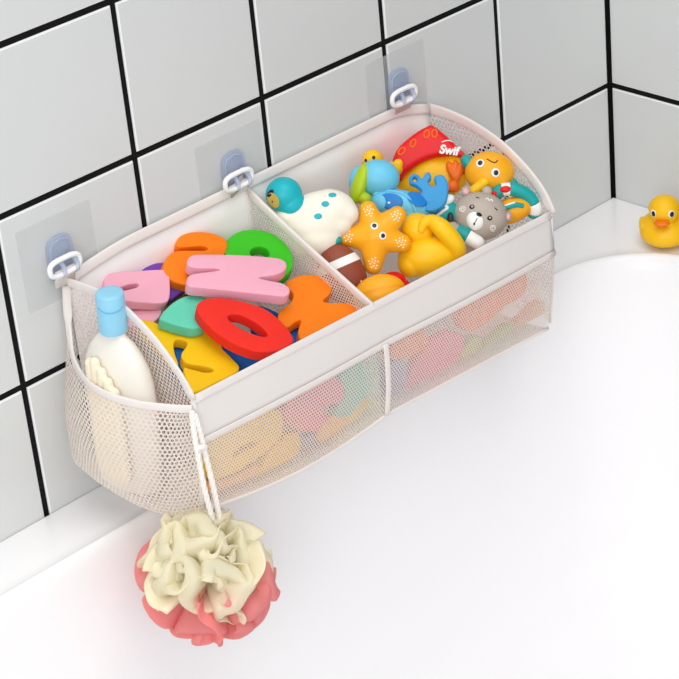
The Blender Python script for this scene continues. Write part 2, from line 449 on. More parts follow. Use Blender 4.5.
# ------------------------------------------------------------ the room
def tile_wall(name, us, zs, place, lo_u, hi_u, lo_z, hi_z):
    """square glazed tiles in black grout: one surface"""
    bm = bmesh.new()
    g, e, rec = 0.0024, 0.0011, 0.0014
    def face(pts, mi):
        f = bm.faces.new([bm.verts.new(place(*p)) for p in pts]); f.material_index = mi
    hi_b = hi_u + .003      # the black grout runs on into the corner
    face([(lo_u, lo_z, rec), (hi_b, lo_z, rec), (hi_b, hi_z, rec), (lo_u, hi_z, rec)], 1)
    U = [lo_u - g] + us + [hi_u]; Z = [lo_z - g] + zs + [hi_z + g]
    for a, b in zip(U, U[1:]):
        for c, d in zip(Z, Z[1:]):
            o = [(a + g, c + g, rec), (b - g, c + g, rec), (b - g, d - g, rec), (a + g, d - g, rec)]
            m = [(a + g + .0003, c + g + .0003, .0004), (b - g - .0003, c + g + .0003, .0004), (b - g - .0003, d - g - .0003, .0004), (a + g + .0003, d - g - .0003, .0004)]
            i = [(a + g + e, c + g + e, 0), (b - g - e, c + g + e, 0), (b - g - e, d - g - e, 0), (a + g + e, d - g - e, 0)]
            face(i, 0)
            for k in range(4):
                l = (k + 1) % 4
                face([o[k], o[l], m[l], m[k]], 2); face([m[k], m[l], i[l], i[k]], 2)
    # body of the wall behind the tiles
    q = [(lo_u, lo_z), (hi_b, lo_z), (hi_b, hi_z), (lo_u, hi_z)]
    fr = [bm.verts.new(place(x, z, rec + .0002)) for x, z in q]; bk = [bm.verts.new(place(x, z, .08)) for x, z in q]
    for k in range(4):
        f = bm.faces.new((fr[k], fr[(k + 1) % 4], bk[(k + 1) % 4], bk[k])); f.material_index = 1
    f = bm.faces.new(bk); f.material_index = 1
    me = bpy.data.meshes.new(name); bm.to_mesh(me); bm.free()
    o = put(name, me, [M['tile'], M['grout'], M['tile_edge_highlight']])
    o['kind'] = 'structure'
    return o
ZG = [-0.2707, -0.1457, -0.0207, 0.1040, 0.2298, 0.3427, 0.4627, 0.5827, 0.7027, 0.8227]
tile_wall('wall_back', [-1.497, -1.374, -1.251, -1.128, -1.004, -0.880, -0.7535, -0.6271, -0.5056, -0.3854, -0.2600, -0.1349], ZG,
          lambda u, z, d: (u, d, z), -1.62, -0.0, -0.36, 0.94)
tile_wall('wall_right', [-0.1300, -0.2550, -0.3800, -0.5050, -0.6300, -0.7550], ZG,
          lambda u, z, d: (d, u, z), -0.86, 0.0, -0.36, 0.94)
fl = Shape(); fl.box((-2.4, -2.2, -0.40), (0.08, 0.08, -0.36))
o = fl.obj('floor', M['floor']); o['kind'] = 'structure'

# ------------------------------------------------------------ bathtub
def rrect(x0, x1, y0, y1, r, z, n=14, m=10):
    """closed loop with rounded corners; the point count does not depend on the size"""
    cs = [(x1 - r, y1 - r, 0), (x0 + r, y1 - r, 90), (x0 + r, y0 + r, 180), (x1 - r, y0 + r, 270)]
    pts = []
    for k, (cx, cy, a0) in enumerate(cs):
        arc = [(cx + r * math.cos(math.radians(a0 + 90 * i / n)), cy + r * math.sin(math.radians(a0 + 90 * i / n))) for i in range(n + 1)]
        pts += arc
        nx, ny, na = cs[(k + 1) % 4]
        q = (nx + r * math.cos(math.radians(na)), ny + r * math.sin(math.radians(na)))
        for i in range(1, m):
            pts.append((arc[-1][0] + (q[0] - arc[-1][0]) * i / m, arc[-1][1] + (q[1] - arc[-1][1]) * i / m))
    return [(x, y, z) for x, y in pts]
def tub_loop(d, z):
    return rrect(-1.545 + d, -0.0560 - d, -0.720 + d, -0.0575 - d, 0.088, z)
bm = bmesh.new()
loops = [rrect(-1.60, -0.0005, -0.775, -0.0005, 0.0004, -0.352), rrect(-1.60, -0.0005, -0.775, -0.0005, 0.0004, -0.008),
         rrect(-1.598, -0.0007, -0.773, -0.0007, 0.001, -0.001), rrect(-1.595, -0.004, -0.770, -0.004, 0.002, 0.0)]
loops += [tub_loop(-.012, 0.0), tub_loop(-.0042, 0.0), tub_loop(-.0034, 0.0005), tub_loop(-.0020, 0.0012), tub_loop(-.0006, 0.0012), tub_loop(.0008, .0003), tub_loop(.0020, -.0014), tub_loop(.0036, -.0045), tub_loop(.0048, -.009), tub_loop(.0075, -.022),
          tub_loop(.014, -.06), tub_loop(.024, -.12), tub_loop(.034, -.18), tub_loop(.046, -.23), tub_loop(.066, -.268), tub_loop(.095, -.292), tub_loop(.135, -.304),
          tub_loop(.180, -.308), tub_loop(.24, -.309)]
VS = [[bm.verts.new(p) for p in lp] for lp in loops]
for A, B in zip(VS, VS[1:]):
    for k in range(len(A)):
        bm.faces.new((A[k], A[(k + 1) % len(A)], B[(k + 1) % len(A)], B[k]))
bm.faces.new(VS[-1])
bmesh.ops.recalc_face_normals(bm, faces=bm.faces)
me = bpy.data.meshes.new('bathtub'); bm.to_mesh(me); bm.free(); smooth(me, 50)
tag(put('bathtub', me, M['tub']), 'glossy white bathtub with a flat rim set against the tiled corner', 'bathtub')

# ------------------------------------------------------------ adhesive hooks on the tiles
M['patch'] = sheer('clear_sticker', '#e8eaea', translucent=0.0, clear=0.78, rough=0.25)
M['hookblue'] = sheer('clear_blue_plastic', '#d4def3', translucent=0.35, clear=0.5, rough=0.12)
def rr2(w, h, r, n=5):
    out = []
    for cx, cy, a0 in ((w - r, h - r, 0), (-w + r, h - r, 90), (-w + r, -h + r, 180), (w - r, -h + r, 270)):
        for i in range(n): out.append((cx + r * math.cos(math.radians(a0 + 90 * i / (n - 1))), cy + r * math.sin(math.radians(a0 + 90 * i / (n - 1)))))
    return out
def flat_plate(name, pts, y0, y1, mat, parent, bev):
    bm = bmesh.new()
    a = [bm.verts.new((x, y0, z)) for x, z in pts]; b = [bm.verts.new((x, y1, z)) for x, z in pts]
    bm.faces.new(a); bm.faces.new(b[::-1])
    for k in range(len(a)): bm.faces.new((a[k], b[k], b[(k + 1) % len(a)], a[(k + 1) % len(a)]))
    bmesh.ops.recalc_face_normals(bm, faces=bm.faces)
    me = bpy.data.meshes.new(name); bm.to_mesh(me); bm.free(); smooth(me, 35)
    o = put(name, me, mat, parent)
    if bev:
        k = o.modifiers.new('b', 'BEVEL'); k.width = bev; k.segments = 2; k.limit_method = 'ANGLE'; bake(o); smooth(o.data, 35)
    return o
HOOKS = [(-0.5800, 0.1845, -0.0010, 'clear blue adhesive hook on the tile above the lotion bottle'),
         (-0.4208, 0.1860, 0.0010, 'clear blue adhesive hook on the tile above the mesh divider'),
         (-0.2492, 0.1895, 0.0005, 'clear blue adhesive hook on the tile above the red roofed toy house')]
def make_hook(loc, label):
    h = empty('adhesive_hook', loc, (0, 0, 0), label, 'hook', 'adhesive hooks holding up the organizer')
    flat_plate('adhesive_patch', rr2(.0315, .0305, .002), -0.0001, -0.0006, M['patch'], h, 0)
    shield = [(-.0105, -.014), (-.0108, .004), (-.0104, .0105), (-.0085, .0145), (-.005, .0162), (0, .0166), (.005, .0162), (.0085, .0145), (.0104, .0105), (.0108, .004), (.0105, -.014)]
    flat_plate('hook_plate', shield, -0.0007, -0.0036, M['hookblue'], h, .0008)
    s = Shape(); s.tube([(x, -.0040 + 0, z) for x, z in [(-.0087, -.012), (-.0090, .004), (-.0086, .009), (-.0068, .0125), (0, .0146), (.0068, .0125), (.0086, .009), (.0090, .004), (.0087, -.012)]], .0007, 8)
    s.obj('raised_edge', M['hookblue'], h)
    for x in (-.0055, .0055):
        s = Shape()
        s.tube([(x, -.0030, .002), (x, -.0065, .0015), (x, -.0105, -.0005), (x, -.0125, -.0035), (x, -.0120, -.0075), (x, -.0085, -.0095)], .0017, 10)
        s.obj('hook_prong', M['hookblue'], h)
    return h
for x, z, dz, lab in HOOKS: make_hook((x - .0015, 0, z), lab)

# ------------------------------------------------------------ the mesh organizer
BO = Vector((-0.4015, -0.060, 0.020))
bag = empty('bath_toy_organizer', BO, (0, 0, 0), 'white two-compartment mesh bath toy organizer hanging on the tiled wall above the tub', 'organizer')
XL, XR, YB, YF = -0.5815, -0.2225, -0.0045, -0.1255
def ft(x): t = (x - XL) / (XR - XL); return 0.1172 + (0.1078 - 0.1172) * t      # front upper edge
def fb(x):
    t = (x - XL) / (XR - XL); w = min(1, max(0, t / .485))
    return 0.0300 + (0.0125 - 0.0300) * t - .0085 * math.sin(PI * w)      # front lower edge
def bt(x): t = (x - XL) / (XR - XL); return 0.1741 - .0072 * max(0, 1 - t / .17) ** 1.6 - .0105 * max(0, 1 - (1 - t) / .12) ** 1.5      # back upper edge
BAND = 0.0325
def bs(): return Shape(1.0, BO)
def lerp(a, b, t): return a + (b - a) * t
# back lining
s = bs(); s.grid(lambda u, v: (lerp(XL, XR, u), YB + .0012 * math.sin(u * 17) * (1 - v) - .001 * (1 - v), lerp(.018, bt(lerp(XL, XR, u)), v)), 40, 8)
s.obj('back_panel', M['backcloth'], bag, solid=.0008)
# front band of solid cloth and the netting under it
def fy(x, z):
    t = (ft(x) - z) / .09
    u = (x - XL) / (XR - XL)
    return YF - .0035 * math.sin(PI * min(max(t, 0), 1)) * (0.4 + 0.6 * abs(math.sin(2 * PI * u))) + .006 * max(0, t - .75)
s = bs(); s.grid(lambda u, v: (lambda x, z: (x, fy(x, z), z))(lerp(XL, XR, u), ft(lerp(XL, XR, u)) - BAND * v), 60, 6)
s.obj('front_band', M['cloth'], bag, solid=.0010)
s = bs()
def fp(u, v):
    x = lerp(XL, XR, u); z = lerp(ft(x) - BAND, fb(x), v)
    k = 1 - (.02 + .03 * u) * v
    return ((x + .40) * k - .40, fy(x, z) - .0006, z)
s.grid(fp, 60, 14, lambda u, v: (u * .359, v * .062))
s.obj('front_netting', M['net'], bag)
# lower edge and cloth base
s = bs(); s.grid(lambda u, v: (lambda x: ((x + .40) * (.98 - .03 * u) - .40, lerp(fy(x, fb(x)), YB - .001, v), lerp(fb(x), .018, v) - .006 * math.sin(PI * v) ** .6))(lerp(XL, XR, u)), 40, 10)
s.obj('base_panel', M['cloth'], bag, solid=.0008)
s = bs(); P = [fp(i / 40, 1.0) for i in range(41)]
s.tube(P, .0013, 8); s.obj('base_seam', M['binding'], bag)
# tape along the lower side of the band, and the upright seam in the middle
s = bs(); X = [lerp(XL, XR, i / 40) for i in range(41)]
s.ribbon([(x, fy(x, ft(x) - BAND) - .0010, ft(x) - BAND) for x in X], [(0, -1, 0)] * 41, .0024, .0006)
s.obj('band_tape', M['binding'], bag)
xm = -0.4075
s = bs(); Zs = [lerp(ft(xm) - BAND, fb(xm), i / 14) for i in range(15)]
s.ribbon([(xm - .002 * (i / 14) ** 2, fy(xm, z) - .0016, z) for i, z in enumerate(Zs)], [(0, -1, 0)] * 15, .0026, .0008)
s.obj('centre_tape', M['binding'], bag)
# sides: netting under a curved rim
RIML = [(YB, .1668), (-.0158, .1678), (-.0338, .1690), (-.0537, .1684), (-.0712, .1633), (-.0932, .1512), (-.1130, .1345), (-.1225, .1225), (YF, .1172)]
RIMR = [(YB, .1640), (-.0216, .1640), (-.0474, .1608), (-.0771, .1516), (-.1012, .1371), (-.1170, .1225), (YF, .1078)]
def rim_fn(R):
    P = [(p.x, p.y) for p in catmull([(a, b, 0) for a, b in R], 6, False)]
    L = [0]
    for a, b in zip(P, P[1:]): L.append(L[-1] + math.hypot(b[0] - a[0], b[1] - a[1]))
    def f(t):
        d = t * L[-1]
        for i in range(len(P) - 1):
            if L[i + 1] >= d: 
                k = (d - L[i]) / max(1e-9, L[i + 1] - L[i]); return (lerp(P[i][0], P[i + 1][0], k), lerp(P[i][1], P[i + 1][1], k))
        return P[-1]
    return f
for X0, R, sg, nm in ((XL, RIML, -1, 0), (XR, RIMR, 1, 1)):
    f = rim_fn(R); zb = fb(X0)
    s = bs()
    def sp(u, v):
        y, z = f(u); yb = lerp(YB, -.119, u); zbt = lerp(.018, zb, u)
        k = 1 - v
        return (X0 + (.009 if sg < 0 else .004) * math.sin(PI * u) * math.sin(PI * v), lerp(y, yb, k), lerp(z, zbt, k))
    s.grid(sp, 28, 18, lambda u, v: sp(u, v)[1:])
    s.obj('side_netting', M['sidenet'], bag)
    s = bs(); n = 36
    pts = [(X0, *f(i / n)) for i in range(n + 1)]
    pts = [(X0 + sg * .0004, y + (.0006 if i == 0 else 0), z) for i, (x, y, z) in enumerate(pts)]
    s.ribbon(pts, [(sg, 0, 0)] * (n + 1), .0034 if sg < 0 else .0046, .0011)
    s.obj('side_rim', M['binding'], bag)
    s = bs()
    s.ribbon([(X0, lerp(YF, -.119, i / 10) - .002 * math.sin(PI * i / 10), lerp(ft(X0), zb, i / 10)) for i in range(11)], [(sg * .7, -.7, 0)] * 11, .0018, .0010)
    s.obj('corner_seam', M['binding'], bag)
# rims along back and front
s = bs(); s.ribbon([(x, YB - .0004, bt(x) + .0004) for x in X], [(0, -1, .25)] * 41, .0040, .0012); s.obj('back_rim', M['binding'], bag)
s = bs(); s.ribbon([(x, YF - .0004, ft(x) - .0008) for x in X], [(0, -1, .25)] * 41, .0030, .0008); s.obj('front_rim', M['binding'], bag)
# the divider
DX = -0.4143
s = bs(); s.grid(lambda u, v: (DX, lerp(YB, YF + .001, u), lerp(.020, lerp(.1690, .1125, u), v)), 12, 10, lambda u, v: (u * .12, lerp(.020, lerp(.1690, .1125, u), v)))
s.obj('divider_netting', M['net'], bag)
s = bs(); s.ribbon([(DX, lerp(YB, YF, i / 8), lerp(.1700, .1118, (i / 8) ** .92)) for i in range(9)], [(1, 0, 0)] * 9, .0036, .0014)
s.obj('divider_rim', M['binding'], bag)
s = bs(); s.ribbon([(DX + .0005, YB - .001, lerp(.030, .1690, i / 8)) for i in range(9)], [(0, -1, 0)] * 9, .0030, .0008)
s.obj('divider_tape', M['binding'], bag)
# outer pocket on the left end
def pk_top(t): return catmull_at(PKT, t)
def catmull_at(P, t):
    n = len(P) - 1; i = min(int(t * n), n - 1); k = t * n - i
    g = lambda j: Vector(P[max(0, min(n, j))])
    p0, p1, p2, p3 = g(i - 1), g(i), g(i + 1), g(i + 2)
    return 0.5 * ((2 * p1) + (p2 - p0) * k + (2 * p0 - 5 * p1 + 4 * p2 - p3) * k * k + (3 * p1 - p0 - 3 * p2 + p3) * k ** 3)
PKT = [(-.5825, YB, .1640), (-.5905, -.0100, .1302), (-.6025, -.0300, .1185), (-.6105, -.0600, .1150), (-.6045, -.0900, .1122), (-.5920, -.1150, .1112), (-.5835, -.1262, .1105)]
PKB = [(-.5830, YB, .0500), (-.6110, -.0180, .0480), (-.6150, -.0420, .0420), (-.6120, -.0640, .0350), (-.6050, -.0850, .0275), (-.5950, -.1050, .0240), (-.5830, -.1230, .0285)]
def pk(u, v):
    a, b = catmull_at(PKT, u), catmull_at(PKB, u)
    p = a.lerp(b, v)
    w = math.sin(PI * v) * (math.sin(PI * min(1, u * 1.05)) ** .7 if 0 < u < .95 else 0)
    p.x -= .0075 * w; p.y += .001 * w
    return p
s = bs(); s.grid(pk, 40, 24, lambda u, v: (u * .165, v * .090))
s.grid(lambda u, v: catmull_at(PKB, u).lerp(Vector((XL, lerp(YB, -.119, u), lerp(.018, .029, u))), v) + Vector((0, 0, -.003 * math.sin(PI * v))), 40, 6, lambda u, v: (u * .165, v * .03))
s.obj('pocket_netting', M['pocketnet'], bag)
s = bs(); s.ribbon([catmull_at(PKT, i / 40) for i in range(41)], [Vector((-1, 0, 0)).lerp(Vector((0, -1, 0)), max(0, i / 40 - .1)) if i > 4 else (-.6, -.8, 0) for i in range(41)], .0031, .0010)
s.obj('pocket_rim', M['binding'], bag)
# tabs and plastic rings on the three hooks
for hx, hz, dz, _ in HOOKS:
    s = bs(); rz = hz - .0020; hx -= .0068
    s.ribbon([(hx + .0028, -.0085, rz - .0030), (hx + .0030, -.0078, rz - .0090), (hx + .0032, -.0060, bt(hx) + .006), (hx + .0032, -.0060, bt(hx) + .0005)], [(0, -1, 0)] * 4, .0088, .0009)
    tab = s.obj('hanging_tab', M['binding'], bag)
    s = bs(); ring = []
    for a in range(28):
        th = 2 * PI * a / 28; cx, cz = math.cos(th), math.sin(th)
        ring.append((hx + .0018 + .0128 * math.copysign(abs(cx) ** .6, cx), -.0105, rz + .0056 * math.copysign(abs(cz) ** .7, cz)))
    s.tube(ring, .0019, 10, closed=True)
    s.obj('plastic_ring', M['plastic'], tab)

# ------------------------------------------------------------ lotion bottle and sponge in the pocket
M['lotion'] = plain('milky_plastic', '#f3eee4', rough=0.3, sss=0.25)
M['capblue'] = plain('pale_blue_plastic', '#92d2ee', rough=0.32)
ax = Vector((-.5898, -.0540, .0285)); top = Vector((-.5891, -.0620, .1800))
zd = (top - ax).normalized()
rot = zd.to_track_quat('Z', 'Y').to_euler()
bt_ = empty('lotion_bottle', ax, (0, 0, 0), 'milky white lotion bottle with a pale blue cap standing in the end pocket', 'bottle')
mt = Matrix.Rotation(math.radians(8), 4, 'Z')
L = (top - ax).length
mt = zd.to_track_quat('Z', 'Y').to_matrix().to_4x4() @ Matrix.Rotation(math.radians(0), 4, 'Z')
# profile turned to the picture of an oval bottle: wide along the wall of the pocket
yaw = Matrix.Rotation(math.radians(-80), 4, 'Z')
up = Vector((0, 0, 1)).rotation_difference(zd).to_matrix().to_4x4() @ yaw
s = Shape(); s.lathe([(.006, 0), (.0245, .0005), (.0275, .004), (.0288, .03), (.0292, .070), (.0284, .086), (.0258, .098), (.0210, .108), (.0160, .1145), (.0112, .1185), (.0092, .1202), (.0090, .1260)], seg=48, sx=1.0, sy=.47, mat=up)
s.obj('bottle_body', M['lotion'], bt_, ang=60)
s = Shape(); s.lathe([(.0070, .1226), (.0096, .1228), (.0099, .1238), (.0098, .1320), (.0096, L - .0016), (.0091, L - .0004), (.0080, L), (.0030, L)], seg=40, mat=up)
capo = s.obj('bottle_cap', M['capblue'], bt_, ang=50)
s = Shape(); s.tube([up @ Vector((math.cos(a) * .0097, math.sin(a) * .0097, L - .0085 - .0022 * math.cos((a - PI * 1.27 - 1.3963) * 1.6))) for a in [PI * 1.27 + 1.3963 - .93 + i * .116 for i in range(17)]], .0006, 8)
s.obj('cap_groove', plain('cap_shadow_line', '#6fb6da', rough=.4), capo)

M['sponge'] = plain('cream_sponge', '#f7ecd2', rough=0.75, bump=0.4, bscale=500)
sp_ = empty('ridged_sponge_bar', (-.6050, -.0590, .0400), (PI / 2, 0, -PI / 2), 'cream ridged sponge bar tucked in front of the lotion bottle', 'sponge')
s = Shape(.001)
for k in range(5):
    w = 5.6 * k
    s.cap((-9.0 + w, 94 - abs(k - 1.0) * 4 - w * .35, 0), (-13 + w * 1.1, 2 + abs(k - 2) * 2, 0), 3.6, 3.9, 14)
s.obj('sponge', M['sponge'], sp_, remesh=.9, relax=3)

# ------------------------------------------------------------ foam letters
FC = {k: foam('foam_' + k, c) for k, c in dict(pink='#f4afc2', red='#ee2a1c', orange='#fb8208', green='#3cc41d', mint='#66d4b4', yellow='#fcca08',
      purple='#7044b0', blue='#1766bd', olive='#9c8f2a', rose='#f2788c', lime='#a9d46a', peach='#f7b77c', slate='#8fa6c4', violet='#a99cc8').items()}
GL = 'foam letters in the left compartment'; GF = 'foam letters seen through the front netting'
LAB = {
 'pink_h': ('pink', 'pale pink foam letter H lying on top of the left pile', GL),
 'red_o': ('red', 'red foam letter O lying tilted at the front of the left compartment', GL),
 'orange_k': ('orange', 'orange foam letter K leaning on the divider by the red O', GL),
 'green_o': ('green', 'bright green foam letter O at the back by the divider', GL),
 'orange_s': ('orange', 'orange curved foam letter S at the back beneath the pink H', GL),
 'pink_d': ('pink', 'pink foam letter D at the back left beside the bottle cap', GL),
 'pink_c': ('pink', 'small pink foam piece half hidden below the pink D', GL),
 'mint': ('mint', 'mint green foam letter tucked under the red O', GL),
 'yellow_s': ('yellow', 'yellow foam letter with deep notches in the front left corner of the pile', GL),
 'purple': ('purple', 'purple foam letter peeking out between the pink D and the orange S', GL),
 'blue_z': ('blue', 'blue foam letter under the yellow letter and the red O', GL),
 'blue_b': ('blue', 'blue foam letter between the red O and the orange K', GL),
 'olive': ('olive', 'olive foam letter deep in the gap above the mint letter', GL),
 'navy_v': ('blue', 'dark blue foam letter lowest in the pile beneath the red O', GL),
 'f_yellow_o': ('yellow', 'yellow ring foam letter behind the lower left front netting', GF),
 'f_red': ('rose', 'rose red foam letter behind the netting right of the yellow ring', GF),
 'f_teal': ('mint', 'teal foam letter behind the netting next to the centre tape', GF),
 'f_yellow_i': ('yellow', 'yellow foam bar behind the netting below the teal letter', GF),
 'f_yellow_t': ('yellow', 'small yellow foam letter behind the netting below the rose red letter', GF),
 'f_pink': ('peach', 'peach foam letter lowest behind the netting below the yellow ring', GF),
 'f_grey_blue': ('slate', 'slate blue foam letter low behind the netting between two yellow ones', GF),
 'g_orange_b': ('orange', 'orange foam letter behind the right front netting under the bear', GF),
 'g_orange_c': ('orange', 'small orange foam letter behind the netting right of the centre tape', GF),
 'g_pink_k': ('rose', 'large rose foam letter behind the netting in the middle of the right half', GF),
 'g_lime': ('lime', 'lime green foam letter behind the netting beside the large rose one', GF),
 'g_peach': ('peach', 'peach foam letter behind the netting at the lower right corner', GF),
 'g_violet': ('violet', 'pale violet foam letter behind the netting low beside the centre tape', GF),
}
for k, (loc, n, outer, holes, t) in LETTERS.items():
    if k not in LAB: continue
    c, lab, grp = LAB[k]
    mm = lambda P: [(x * .001, y * .001) for x, y in P]
    o = slab('foam_letter', mm(outer), [mm(h) for h in holes], t, .0009, FC[c])
    n = Vector(n); e1 = (Vector((1, 0, 0)) - n * n.x).normalized(); e2 = n.cross(e1)
    o.matrix_world = Matrix.Translation(loc) @ Matrix((e1, e2, n)).transposed().to_4x4()
    tag(o, lab, 'foam letter', grp)

# ------------------------------------------------------------ toys in the right compartment
GT = 'bath toys in the right compartment'
YEL = vinyl('yellow_vinyl', '#fdc60f'); ORA = vinyl('orange_vinyl', '#f5700f'); AMB = vinyl('amber_vinyl', '#fbb01c'); TEAL = vinyl('teal_vinyl', '#19b5c1')
CREAM = vinyl('cream_vinyl', '#f6f0df'); SKY = vinyl('sky_blue_vinyl', '#6fc9ea'); LIME = vinyl('lime_vinyl', '#b3cf1d'); DEEP = vinyl('deep_blue_vinyl', '#2483d6')
RED = vinyl('red_vinyl', '#ea0f18'); GREY = vinyl('grey_beige_vinyl', '#b9aca0'); BROWN = plain('brown_vinyl', '#93452c', rough=.5, bump=.5, bscale=1100)
SEA = vinyl('sea_green_vinyl', '#17a5a2'); NAVY = plain('navy_paint', '#16213c', rough=.3); ANCH = vinyl('anchor_blue', '#2e97d4'); PINKP = vinyl('pink_vinyl', '#e9b3b6'); SKIN = vinyl('olive_skin', '#c7ac52')

def eye(parent, sf, U, x, y, r, white=True, look=(0, 0), name='eye'):
    s = Shape(U); spot(s, sf, x, y, r, r * 1.05, th=.8)
    o = s.obj(name, WHITE if white else BLACK, parent)
    s = Shape(U); spot(s, sf, x + look[0], y + look[1], r * .62, r * .66, th=.9, lift=.35)
    s.obj('pupil', NAVY if white else WHITE, o)
    return o

def ring_band(s, c, r, q, lat0, lat1, lon0, lon1, k=1.02, n=24):
    """strip lying on an ellipsoid between two latitudes (axis z of q)"""
    m = q.to_matrix()
    def f(u, v):
        la = lerp(lat0, lat1, v); lo = lerp(lon0, lon1, u)
        return Vector(c) + m @ Vector((r[0] * k * math.cos(la) * math.cos(lo), r[1] * k * math.cos(la) * math.sin(lo), r[2] * k * math.sin(la)))
    s.grid(f, n, 6)

# the diver
U = .00072384
t = empty('diver_toy', (-.3840, -.0460, .1435), FACE, 'cream bath toy diver with a turquoise hood and three turquoise buttons', 'bath toy', GT)
s = Shape(U)
s.ell((-4, 2, 0), (36, 28, 17), (0, 0, .45)); s.ell((12, 14, 0), (25, 19, 16), (0, 0, -.2)); s.ell((-30, 6, 0), (19, 13, 13), (0, 0, .5)); s.ell((-4, -16, 0), (26, 20, 15), (0, 0, .3))
s.ell((26, 10, 1), (14, 12, 12), (0, 0, -.7)); s.ell((18, -2, 0), (16, 13, 12), (0, 0, .6))
body = s.obj('body', CREAM, t, remesh=1.1, relax=30)
s = Shape(U); s.ell((-36, 27, 3), (18.5, 18, 17.5)); s.ell((-26, 14, 3), (14, 8, 13), (0, 0, .55)); s.ell((-28, 17, 3), (15, 10, 14), (0, 0, .55))
hood = s.obj('hood', TEAL, t, remesh=.9, relax=5)
sf = Surf(hood)
s = Shape(U); spot(s, sf, -46.2, 20.5, 7.0, 8.4, .5, th=.45); face = s.obj('face', SKIN, hood)
s = Shape(U); spot(s, sf, -49.0, 27.5, 5.2, 3.2, .55, th=1.3, lift=.3); s.obj('fringe', BLACK, face)
s = Shape(U); spot(s, sf, -41.8, 16.2, 1.5, 1.1, 0, th=1.2, lift=.3); s.obj('mouth', RED, face)
s = Shape(U); spot(s, sf, -46.8, 19.5, .8, 1.2, 0, th=1.2, lift=.3); s.obj('painted_eye', BLACK, face)
sf = Surf(body)
for x, y in ((12.5, 26.2), (5.4, 17), (-1.7, 4.7)):
    s = Shape(U); spot(s, sf, x, y, 4.1, 3.0, .1, th=.6); s.obj('button', TEAL, t)
s = Shape(U); s.cap((4, -24, 2), (17, -18, 3), 5.5, 5); s.obj('flipper', SEA, t)

# small duck at the back
U = .00074896
t = empty('rubber_duck', (-.3075, -.0250, .1570), FACE, 'tiny yellow rubber duck peeping over the sky blue toy at the back', 'rubber duck', GT)
s = Shape(U); s.ell((1, 2, 0), (10.6, 10, 10)); s.ell((15, -9, -2), (16, 9, 10), (0, 0, .1)); s.ell((26, -3, -2), (5, 6, 4), (0, 0, -.5))
b = s.obj('body', YEL, t, remesh=.7, relax=4); sf = Surf(b)
s = Shape(U); s.ell((-6.2, -3.6, 8), (4.6, 2.0, 3.5), (0, 0, .35)); s.obj('beak', ORA, t)
for x, y in ((1.8, 3.0), (-6.0, .2)):
    s = Shape(U); spot(s, sf, x, y, 1.7, 2.0, th=.6); s.obj('eye', BLACK, t)

# sky blue toy with a lime flap
U = .00074104
t = empty('parrot_toy', (-.3229, -.0440, .1440), FACE, 'sky blue bath toy with a curved lime green flap and dark blue panels', 'bath toy', GT)
s = Shape(U); s.ell((1, 13, 0), (22, 18.5, 17)); s.ell((-17, 9, -2), (11, 16, 12)); h = s.obj('head', SKY, t, remesh=1, relax=5)
s = Shape(U); s.ell((25, -14, 0), (31, 15, 15), (0, 0, -.22)); s.ell((32, -24, 0), (20, 12, 13)); s.ell((6, -12, 0), (14, 14, 14)); b = s.obj('body', SKY, t, remesh=1, relax=5)
s = Shape(U); s.ell((-17.5, 6, 6), (7.5, 22, 12), (0, .25, -.30)); s.ell((-12, -9, 7), (7, 7, 9)); s.obj('flap', LIME, t, remesh=.9, relax=6)
sf = Surf(b)
s = Shape(U); spot(s, sf, 13, -11.5, 13, 8, -.1, th=1.0); p = s.obj('panel', DEEP, t)
s = Shape(U); spot(s, sf, 12, -13, 1.6, 1.2, 0, th=1.0, lift=.6); s.obj('panel_dot', WHITE, p)
s = Shape(U); spot(s, sf, 40, -9, 11, 9, -.3, th=1.0); s.obj('panel', DEEP, t)
s = Shape(U)
line_on(s, sf, [(-3, -5), (4, -1), (16, -1.5), (28, -5), (36, -16), (40, -27)], 1.7, .2); s.obj('trim', SKY, t)

# red roofed house
U = .00076203
t = empty('toy_house', (-.2551, -.0360, .1405), FACE, 'yellow toy house with a red roof carrying white lettering', 'bath toy', GT)
s = Shape(U); s.ell((4, -16, -3), (32, 23, 13)); s.ell((22, -10, -2), (16, 20, 13)); s.ell((-16, -22, -4), (20, 16, 12)); w = s.obj('walls', YEL, t, remesh=1.1, relax=8)
roof_o = [(-38, -18), (-39, -2), (-38, 4), (-32, 14), (-16, 27), (-2, 34.5), (1, 34), (12.5, 25), (24, 14), (37, 1.5), (36, -1), (22, 3.5), (3, 2), (-14, -5), (-27, -15), (-31, -21)]
ro = slab('roof', [(x * U, y * U) for x, y in roof_o], [], 32 * U, 6 * U, RED, t, top=16 * U)
r = ro.modifiers.new('r', 'REMESH'); r.mode = 'VOXEL'; r.voxel_size = .9 * U; r.use_smooth_shade = True
k = ro.modifiers.new('s', 'SMOOTH'); k.factor = .6; k.iterations = 8
bake(ro); smooth(ro.data)
sf = Surf(ro)
for x, y, a in ((-19.3, 15.8, .4), (-30.5, 8, .7), (-5.8, 25, .2), (2, 25.5, .0)):
    s = Shape(U); P = []
    for i in range(16):
        th = 2 * PI * i / 16; px, py = 2.6 * math.cos(th), 4.0 * math.sin(th)
        q, n = sf.hit((x + px * math.cos(a) + py * math.sin(a)) * U, (y - px * math.sin(a) + py * math.cos(a)) * U); P.append((q + n * .2 * U) / U)
    s.tube(P, .9, 8, closed=True); s.obj('roof_ring', ORA, ro)
q, n = sf.hit(16 * U, 8.5 * U)
lettering('roof_lettering', 'Swif', 12.0 * U, WHITE, ro, Matrix.Translation(q + Vector((0, 0, 2.6 * U))) @ Matrix.Rotation(.30, 4, 'Y') @ Matrix.Rotation(-.10, 4, 'Z'), .5 * U, .15, .5 * U)
s = Shape(U); line_on(s, sf, [(9, 17.0), (15, 18.5), (21, 17.0)], .6, .5); s.obj('roof_flourish', WHITE, ro)
sf = Surf(w)
